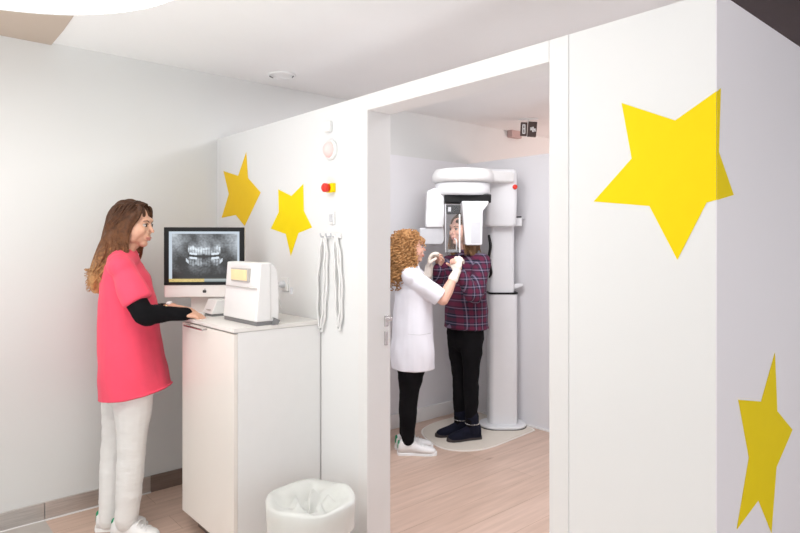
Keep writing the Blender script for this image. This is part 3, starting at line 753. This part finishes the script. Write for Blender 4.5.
from mathutils.bvhtree import BVHTree
def tuck(inner, outers, margin=.006, reach=.035, zl=2):      # keep what is worn underneath beneath the clothing
    me0 = inner.data; n = len(me0.vertices)
    co = [v.co.copy() for v in me0.vertices]; no = [v.normal.copy() for v in me0.vertices]
    for ou in outers:
        me = ou.data; bv = BVHTree.FromPolygons([v.co.copy() for v in me.vertices], [tuple(p.vertices) for p in me.polygons])
        for i in range(n):
            hit = bv.find_nearest(co[i], reach)
            if hit[0] is None: continue
            d = (co[i]-hit[0]).dot(hit[1])
            if d > -margin and no[i].dot(hit[1]) > .4 and abs(hit[1].z) < zl: co[i] = co[i] - hit[1]*(d+margin)
    me0.vertices.foreach_set('co', [c for v in co for c in v]); me0.update()
# ---------------------------------------------------------------- woman in pink at the cabinet
G = Fig(124, 3.07, 'person', 'woman with long brown hair in a pink tunic and white trousers, typing beside the cabinet')
J = G.J; R = G.root
fwd = (1,.10,0)
hc = J(133.2, 224.5, 0); hax = axes((1,-.05,-.12)); hk = 1.0
neck0, neck1 = J(124.5,262,0), J(131,238,0)
shN, shF = J(121,266.5,-.155), J(125.5,264,.155)
elN, elF = J(144,314.5,-.20), J(148,315,.17)
wrN, wrF = J(178,313.5,-.11), J(173,307.5,.04)
hipN, hipF = J(134,378,-.068), J(123,378,.065)
knN, knF = J(131.5,455,-.075), J(114,452,.05)
anN, anF = J(127,521,-.09), J(110.5,520,.005)
side = V((-.1,1,0))
b = MB(); P = head(b, hc, hax, hk)
b.tube([neck0, neck1, J(131.5,228,0)], [.056,.050,.05])
tor = [J(128,374),J(129,360),J(127.5,330),J(126,300),J(123.5,275),J(123.5,262)]
b.tube(tor, [(.165,.11),(.16,.11),(.125,.09),(.14,.105),(.15,.085),(.09,.06)], side=side, n=20)
b.tube([shN, J(123.5,264,0), shF], [.042,.05,.042])
arm(b, shN, elN, wrN); arm(b, shF, elF, wrF)
hd_n = (V((1,.16,-.10))); hd_f = V((1,-.25,-.12))
hand(b, wrN+V((.012,0,-.002)), hd_n, (.1,.15,-1), (0,1,.1), curl=(.45,.4,.4,.5), k=.95)
hand(b, wrF+V((.012,0,0)), hd_f, (.1,-.1,-1), (0,-1,.1), curl=(.25,.22,.22,.28), k=.98)
leg(b, hipN, knN, anN, .92); leg(b, hipF, knF, anF, .92)
body = b.skin('body', 'skin', R, voxel=.0045, smooth=3)
face_bits(R, P, hax, hk)
# tunic
b = MB()
sec = [J(136,396),J(134,378),J(131.5,355),J(129.5,330),J(128.5,305),J(126.5,284),J(124,268),J(124.5,257.5)]
b.tube(sec, [(.205,.168),(.200,.160),(.185,.150),(.165,.142),(.165,.138),(.165,.118),(.150,.085),(.075,.062)], side=side, n=28, cap='round')
b.tube([shN+V((0,.03,-.005)), shN.lerp(elN,.45), shN.lerp(elN,.72)], [.062,.066,.064], n=18, cap='flat')
b.tube([shF+V((0,-.03,-.005)), shF.lerp(elF,.45), shF.lerp(elF,.78)], [.062,.064,.060], n=18)
b.tube([shN, J(123.5,261,0), shF], [.062,.076,.062])
tn = b.skin('tunic', 'pink', R, voxel=.006, smooth=8, disp=folds(.013, 7, 3.2, 3.0))
hem = J(135.5,390.5).z
for v in tn.data.vertices:
    zh = hem-.010 + .17*v.co.x
    if v.co.z < zh: v.co.z = zh + (v.co.z-zh)*.12
    if v.co.z < hem+.05: v.co.x *= 1.0
# black undersleeves
b = MB(); 
b.tube([shN.lerp(elN,.60), elN, elN.lerp(wrN,.35), elN.lerp(wrN,.8), wrN+V((.035,.004,-.003))], [.049,.050,.047,.036,.035], n=18)
b.skin('sleeve', 'blackcloth', R, voxel=.005, smooth=4, disp=folds(.004, 14, 14, 1.0))['label'] = 'black undersleeve on the near arm'
b = MB(); b.tube([shF.lerp(elF,.66), elF, elF.lerp(wrF,.35), elF.lerp(wrF,.60)], [.049,.048,.045,.040], n=18)
b.skin('sleeve', 'blackcloth', R, voxel=.005, smooth=4, disp=folds(.004, 14, 14, 2.0))['label'] = 'black undersleeve on the far arm'
# watch
wp = elF.lerp(wrF,.88); wd = (wrF-elF).normalized()
w_ = MB().tube([wp-wd*.008, wp+wd*.008], [(.031,.031)]*2, n=20, sub=1, cap=None).obj('watch', 'gold', R, smooth=True)
MB().tube([wp+V((0,-.008,.026)), wp+V((0,-.010,.034))], [.016,.015], n=16, sub=1, cap=None).obj('dial', 'white', w_)
# trousers
b = MB()
leg(b, hipN, knN, anN+V((-.004,0,-.005)), 1.0, .012); leg(b, hipF, knF, anF+V((-.004,0,-.005)), 1.0, .010)
for (k_, a_) in ((knN, anN), (knF, anF)):
    b.tube([k_, k_.lerp(a_,.5), a_+V((-.004,0,.0))], [.062,.062,.053], n=16)
b.tube([J(129,385),J(129,365)], [(.172,.125),(.165,.12)], side=side)
tr = b.skin('trousers', 'whitecloth', R, voxel=.0055, smooth=5, disp=folds(.003, 9, 22, 5.0))
tuck(tr, [tn], .008, .03, .6); tuck(body, [tn, tr]); tuck(body, [tr])
sneaker(R, anN+V((-.008,0,0)), (1,-.12,0), length=.24); sneaker(R, anF, (1,.12,0), length=.24)
# hair
def long_hair():
    f, l, u = hax; mb = MB()
    mb.ell(hc - f*.024 + u*.038, (.094,.086,.086), hax, n=24, m=14)
    mb.ell(hc - f*.040 - u*.02, (.066,.083,.085), hax, n=24, m=14)
    for s_ in (-1, 1):
        mb.tube([hc+f*.040+l*.050*s_+u*.085, hc+f*.036+l*.074*s_+u*.045, hc+f*.010+l*.084*s_+u*.0, hc-f*.005+l*.080*s_-u*.06, hc-f*.01+l*.075*s_-u*.13], [(.02,.02),(.016,.028),(.014,.036),(.016,.040),(.02,.035)], side=l)
    mb.tube([J(120.5,218),J(117,238),J(110,258),J(103,275),J(100,287)], [(.080,.058),(.10,.062),(.115,.062),(.115,.052),(.09,.03)], side=side, n=24)
    o = mb.skin('hair', 'hair1', R, voxel=.006, smooth=4, disp=lambda co: .005*math.sin(co.y*160+co.x*60+2*math.sin(co.z*30)))
    st = MB()
    rnd = random.Random(3)
    for i in range(430):
        a_ = rnd.uniform(-1, 1); bk = rnd.uniform(0, 1)
        # root near the parting, flows over the cap, then down the back
        root_ = hc + f*(.055-.12*bk) + l*(a_*.012) + u*(.122-.03*abs(.35-bk))
        th = a_*PI*.5
        mid = hc + f*(.034-.118*bk*math.cos(a_*1.0)) + l*(.089*math.sin(th)) + u*(.06+rnd.uniform(-.02,.02))
        mid2 = hc + f*(.012-.108*bk) + l*(.088*math.sin(th)) + u*(-.03)
        yy = rnd.uniform(-.11,.11) if abs(a_) < .8 else .10*a_+rnd.uniform(-.01,.01)
        sgn = a_
        p3 = J(rnd.uniform(104,128), 252, .10*math.sin(th)); p4 = J(rnd.uniform(94,120), 270, .115*math.sin(th))
        ty = rnd.uniform(268,292); tx = rnd.uniform(85,112) + (ty-284)*.1
        p5 = J(tx, ty, .10*math.sin(th)+rnd.uniform(-.02,.02))
        jit = lambda q_, a: q_ + V((rnd.uniform(-a,a), rnd.uniform(-a,a), rnd.uniform(-a,a)))
        pts = [root_, mid, mid2, jit(p3,.006), jit(p4,.012), p5]
        st.tube(pts, [.003,.0036,.004,.004,.0036,.0012], n=5, sub=4, cap=None)
    for i in range(26):     # shorter locks framing the face
        s_ = -1 if i % 2 else 1; k_ = rnd.uniform(0,1)
        st.tube([hc+f*(.055-.01*k_)+l*.03*s_+u*.10, hc+f*(.062-.03*k_)+l*(.066)*s_+u*.052, hc+f*(.030-.03*k_)+l*.082*s_-u*.01, hc+f*(.012-.01*k_)+l*.080*s_-u*.07, hc+f*(.03-.015*k_)+l*.07*s_-u*(.13+.03*k_), hc+f*(.035-.02*k_)+l*.055*s_-u*(.17+.03*k_)], [.003,.004,.004,.004,.003,.001], n=5, sub=4, cap=None)
    st.obj('hair_strands', 'hair1', o, smooth=True)
long_hair()

# ---------------------------------------------------------------- patient in the machine
G = Fig(464, 4.50, 'person', 'patient in a plaid shirt, black trousers and dark ankle boots standing in the x-ray machine')
J = G.J; R = G.root
hc = J(461.5, 229.5, -.02); hax = axes((-.80,-.60,-.05)); hk = 1.0
sd_ = axes((-.80,-.60,0))[1]          # patient's left
side = sd_
shL = J(452,262,-.115) ; shR = J(480,262,.10)
# facing left and to the camera: own right shoulder is on the picture's left/far, own left on the right/near
shA = J(449,263,.10); shB = J(483,262,-.12)
elA = J(440.5,288,-.02); wrA = J(438.5,266,-.13)
elB = J(474,296,-.26); wrB = J(459,271,-.30)
hipA, hipB = J(458,335,.06), J(472,335,-.07)
knA, knB = J(460,380,.05), J(471,380,-.06)
anA, anB = J(460,426,.05), J(471.5,428,-.05)
b = MB(); P = head(b, hc, hax, hk)
b.tube([J(466,258), J(464.5,246), J(464,236)], [.060,.054,.052])
tor = [J(465,332),J(465,325),J(465.5,305),J(466,285),J(466.5,270),J(466,259)]
b.tube(tor, [(.165,.11),(.15,.10),(.13,.09),(.15,.105),(.155,.085),(.09,.06)], side=side, n=20)
b.tube([shA, J(466,261), shB], [.05,.06,.05])
arm(b, shA, elA, wrA); arm(b, shB, elB, wrB)
hand(b, wrA, (.05,-.10,1), (-.5,-.6,0), (.6,-.4,0), curl=(1.25,1.25,1.2,1.15), k=.95, tc=.8)
hand(b, wrB, (-.25,-.1,1), (-.5,-.6,0), (-.6,.4,0), curl=(1.25,1.25,1.2,1.15), k=.95, tc=.8)
leg(b, hipA, knA, anA, .86); leg(b, hipB, knB, anB, .86)
body = b.skin('body', 'skin2', R, voxel=.0045, smooth=3)
face_bits(R, P, hax, hk, 'hair3')
b = MB()
b.tube([J(466,332),J(466,315),J(466,295),J(466.5,278),J(467,266),J(466,256.5)], [(.185,.145),(.182,.14),(.17,.13),(.18,.128),(.170,.10),(.075,.065)], side=side, n=26)
b.tube([shA, J(466,262), shB], [.062,.07,.062])
for (S_, E_, W_) in ((shA, elA, wrA), (shB, elB, wrB)):
    b.tube([S_, S_.lerp(E_,.5), E_, E_.lerp(W_,.5), E_.lerp(W_,.88)], [.064,.062,.056,.052,.043], n=16)
sh = b.skin('shirt', 'plaid', R, voxel=.006, smooth=5, disp=folds(.010, 7, 5, 8.0))
zh = J(466,326).z
for v in sh.data.vertices:
    if v.co.z < zh: v.co.z = zh+(v.co.z-zh)*.15
# collar
MB().tube([J(459,256,-.06),J(463,254,-.075),J(470,252.5,-.06),J(474,252,0),J(470,252,.06),J(461,254,.05)], [(.010,.022)]*6, side=(0,0,1)).obj('collar', 'plaid', sh, smooth=True)
b = MB(); leg(b, hipA, knA, anA, .88, .010); leg(b, hipB, knB, anB, .88, .010)
b.tube([J(465.5,338),J(465.5,322)], [(.162,.115),(.155,.11)], side=side)
tr = b.skin('trousers', 'blackcloth', R, voxel=.0055, smooth=4, disp=folds(.005, 9, 18, 2.0))
tuck(tr, [sh], .008, .03, .6); tuck(body, [sh, tr]); tuck(body, [tr])
def boot(A, d):
    d = V(d); d.z = 0; d.normalize()
    o = MB(); o.rings(foot_rings(A, d, .262, .043, .105, .022, stations=((0,.30,.40),(.03,.78,.95),(.14,.86,1.0),(.32,.80,1.0),(.45,.82,.78),(.62,.95,.58),(.78,.98,.46),(.90,.84,.37),(.97,.55,.28),(1.0,.2,.15))))
    g = V((A.x, A.y, 0)); o.tube([g+V((0,0,.07))-d*.012, g+V((0,0,.12))-d*.008, g+V((0,0,.175))-d*.004], [.050,.048,.052], n=16)
    o = o.skin('boot', 'boot', R, voxel=.005, smooth=4)
    MB().rings(foot_rings(A, d, .272, .046, .028, .0105, stations=((0,.45,1),(.04,.85,1),(.2,.86,1),(.45,.82,1),(.7,1.0,1),(.88,.88,1),(.96,.6,1),(1.0,.25,1)))).obj('sole', 'bootsole', o)
    l = V((-d.y, d.x, 0)); mb = MB()
    for k_ in range(26):
        a_ = 2*PI*k_/26; mb.ell(g + V((0,0,.125)) + d*(.050*math.cos(a_)+-.006) + l*.050*math.sin(a_), (.005,.005,.004), n=6, m=4)
    x = mb.obj('ankle_chain', 'chrome', o, smooth=True); x['label'] = 'silver ankle chain'
boot(anA, (-1,-.28,0)); boot(anB, (-1,-.35,0))
# hair
f, l, u = hax; mb = MB()
mb.ell(hc - f*.024 + u*.036, (.092,.086,.085), hax, n=24, m=14)
for s_ in (-1, 1): mb.tube([hc-f*.01+l*.075*s_+u*.06, hc-f*.01+l*.086*s_, hc-f*.02+l*.085*s_-u*.09, hc-f*.01+l*.10*s_-u*.18], [(.02,.03),(.02,.045),(.024,.045),(.02,.03)], side=l)
mb.tube([hc-f*.06+u*.03, hc-f*.085-u*.06, hc-f*.10-u*.14], [(.08,.05),(.09,.05),(.08,.035)], side=l)
ho = mb.skin('hair', 'hair3', R, voxel=.006, smooth=4, disp=lambda co: .004*math.sin(co.y*190+co.x*120+2*math.sin(co.z*30)))
st = MB(); rnd = random.Random(9)
for i in range(170):
    th = rnd.uniform(-2.35, 2.35)+PI
    cdir = f*math.cos(th)+l*math.sin(th)
    st.tube([hc+u*.122-f*.01+cdir*.02, hc+cdir*.082+u*.075-f*.02, hc+cdir*.098-f*.02-u*.01, hc+cdir*.105-f*.02-u*.09+V((rnd.uniform(-.01,.01),rnd.uniform(-.01,.01),0)), hc+cdir*rnd.uniform(.09,.13)-f*.02-u*rnd.uniform(.15,.19)], [.003,.004,.004,.0035,.001], n=5, sub=3, cap=None)
st.obj('hair_strands', 'hair3', ho, smooth=True)

# ---------------------------------------------------------------- assistant in white
G = Fig(408, 4.22, 'person', 'curly-haired assistant in white tunic and black leggings reaching towards the patient')
J = G.J; R = G.root
hc = J(410.5, 247.5, 0); hax = axes((1,.10,.03)); hk = .96
side = V((-.2,1,0))
shN, shF = J(410,277,-.15), J(415,275,.15)
elN, elF = J(443,300,-.13), J(436,294,.16)
wrN, wrF = J(456.5,272,-.06), J(430,272,.14)
wrF = J(429,268,.10); elF = J(425,290,.17)
hipN, hipF = J(412,362,-.08), J(411,362,.075)
knN, knF = J(408,402,-.07), J(409,402,.07)
anN, anF = J(408,440,-.06), J(405.5,438,.06)
b = MB(); P = head(b, hc, hax, hk)
b.tube([J(409,274),J(408.5,262),J(410,252)], [.056,.050,.05])
tor = [J(412,359),J(412,350),J(412,325),J(412,302),J(411.5,284),J(410.5,273)]
b.tube(tor, [(.165,.11),(.155,.11),(.125,.09),(.14,.105),(.15,.085),(.09,.06)], side=side, n=20)
b.tube([shN, J(411,274), shF], [.05,.06,.05])
arm(b, shN, elN, wrN, 1.05); arm(b, shF, elF, wrF)
hn = dict(w=wrN, d=(.10,.05,1), n=(.6,.8,0), thumb=(-.9,.4,0), curl=(.75,.85,.9,.95), k=.95, tc=.6)
hf = dict(w=wrF, d=(.12,-.1,1), n=(1,-.2,0), thumb=(.2,-1,0), curl=(.55,.6,.7,.8), k=.95, tc=.6)
hand(b, **hn); hand(b, **hf)
leg(b, hipN, knN, anN, .86); leg(b, hipF, knF, anF, .86)
body = b.skin('body', 'skin2', R, voxel=.0045, smooth=3)
face_bits(R, P, hax, hk, 'hair2')
for q_, a_ in ((hn, (elN, wrN)), (hf, (elF, wrF))):
    b = MB(); hand(b, inf=.003, **q_); dd = (a_[1]-a_[0]).normalized()
    b.tube([a_[1]-dd*.055, a_[1]-dd*.02, a_[1]+dd*.01], [.036,.030,.028], n=14)
    g_ = b.skin('glove', 'glove', R, voxel=.004, smooth=2, disp=folds(.002, 40, 40, 2)); g_['label'] = 'pale latex glove'
b = MB()
b.tube([J(413,370),J(413,350),J(413,330),J(412.5,310),J(412.5,293),J(411,280),J(410.5,268.5)], [(.190,.150),(.188,.148),(.172,.140),(.166,.138),(.168,.132),(.155,.095),(.072,.062)], side=side, n=26)
b.tube([shN+V((0,.03,0)), shN.lerp(elN,.4), shN.lerp(elN,.90)], [.058,.062,.066], n=18, cap='flat')
b.tube([shF+V((0,-.03,0)), shF.lerp(elF,.4), shF.lerp(elF,.8)], [.064,.064,.062], n=18)
b.tube([shN, J(410.5,274), shF], [.052,.07,.052])
tn = b.skin('tunic', 'whitecoat', R, voxel=.006, smooth=8, disp=folds(.013, 7, 3.6, 6.0))
zh = J(413,366).z
for v in tn.data.vertices:
    if v.co.z < zh: v.co.z = zh+(v.co.z-zh)*.12
po = MB().tube([J(408,334,-.205),J(420,335,-.20),J(431,333,-.16)], [.002], n=6).obj('pocket_seam', 'lgrey', tn)
b = MB(); leg(b, hipN, knN, anN, .98, .010); leg(b, hipF, knF, anF, .95, .010)
b.tube([J(411,366),J(412,350)], [(.155,.105),(.155,.112)], side=side)
tr = b.skin('trousers', 'blackcloth', R, voxel=.0055, smooth=4, disp=folds(.004, 9, 14, 2.0))
tuck(tr, [tn], .008, .03, .6); tuck(body, [tn, tr]); tuck(body, [tr])
sneaker(R, anN+V((.002,0,0)), (1,-.06,0), length=.262); sneaker(R, anF, (1,.10,0), length=.262)
# curly hair
f, l, u = hax; mb = MB()
mb.ell(hc - f*.034 + u*.034, (.096,.098,.092), hax, n=24, m=14); mb.ell(hc - f*.055 - u*.05, (.085,.112,.10), hax, n=24, m=14); mb.ell(J(400,270), (.075,.10,.085), n=24, m=14)
ho = mb.skin('hair', 'hair2', R, voxel=.006, smooth=3, disp=lambda co: .012*noise.noise(co*38)+.006*noise.noise(co*80))
st = MB(); rnd = random.Random(5)
cents = [(hc - f*.026 + u*.030, (.104,.105,.094)), (hc - f*.055 - u*.05, (.085,.112,.10)), (J(400,270), (.075,.10,.085))]
for i in range(560):
    c_, r_ = cents[(0,1,1,2,0)[i % 5]]
    dv_ = V((rnd.gauss(0,1), rnd.gauss(0,1), rnd.gauss(0,1))).normalized()
    p = c_ + f*dv_.x*r_[0] + l*dv_.y*r_[1] + u*dv_.z*r_[2]
    if (p-hc).dot(f) > .018 and (p-hc).dot(u) < .05 and abs((p-hc).dot(l)) < .12: continue
    out = (p-c_).normalized(); down = V((rnd.uniform(-.3,.3), rnd.uniform(-.3,.3), -1)).normalized()
    dr_ = (out*.35+down).normalized(); a_ = dr_.orthogonal().normalized(); b_ = dr_.cross(a_)
    Lc = rnd.uniform(.04,.085); rr = rnd.uniform(.007,.013); tn_ = rnd.uniform(1.5,3); ph = rnd.uniform(0,6)
    pts = []
    for k_ in range(18):
        t_ = k_/17; an_ = ph+t_*tn_*2*PI
        pts.append(p + out*.004 + dr_*Lc*t_ + out*.015*math.sin(t_*PI) + (a_*math.cos(an_)+b_*math.sin(an_))*rr)
    st.tube(pts, [.0034]*17+[.001], n=5, sub=1, cap=None)
st.obj('hair_curls', 'hair2', ho, smooth=True)

# ---------------------------------------------------------------- light
def area(name, loc, target, size, power, col, sy=None):
    ld = bpy.data.lights.new(name, 'AREA'); ld.energy = power; ld.color = col; ld.size = size
    if sy: ld.shape = 'RECTANGLE'; ld.size_y = sy
    o = bpy.data.objects.new(name, ld); C.objects.link(o); o.location = loc
    o.rotation_euler = (Vector(target)-Vector(loc)).to_track_quat('-Z', 'Y').to_euler(); return o
area('softbox_fill', (-2.6,-.6,1.7), (1.6,2.2,1.2), 2.6, 5, (.98,.985,1), 2.0)  # added softbox behind the camera, no window there
area('room_fill', (.15,1.75,2.44), (.15,1.75,0), 1.5, 17, (1,.98,.95))  # added lamp above the view, brightens cabinet side and partition
area('xray_room_fill', (2.45,2.2,2.42), (2.75,2.4,0), .9, 31, (.98,.98,1))  # added lamp hidden behind the door head, brightens the box room
area('pink_bounce_fill', (5.6,2.2,1.6), (4.8,3.6,2.4), .8, 20, (1,.74,.68))  # added pink lamp standing in for bounce on the wall beyond
l_ = area('uplight_fill', (-.55,2.0,.06), (-.35,2.2,2.5), 1.7, 44, (.98,.99,1)); l_.data.spread = math.radians(125)  # added upward lamp below the view, brightens the ceiling
w = bpy.data.worlds.new('world'); bpy.context.scene.world = w; w.use_nodes = True
w.node_tree.nodes['Background'].inputs[0].default_value = (.94,.975,1,1); w.node_tree.nodes['Background'].inputs[1].default_value = 1.38
cd = bpy.data.cameras.new('camera'); cam = bpy.data.objects.new('camera', cd); C.objects.link(cam)
cam.location = (0,0,HC); cam.rotation_euler = (PI/2, 0, YAW); cd.sensor_width = 36; cd.lens = F/800*36; cd.shift_y = -(266.5-HZ)/800
cd.clip_start = .05
sc_ = bpy.context.scene; sc_.camera = cam
sc_.view_settings.view_transform = 'Standard'; sc_.view_settings.look = 'None'; sc_.view_settings.exposure = 0
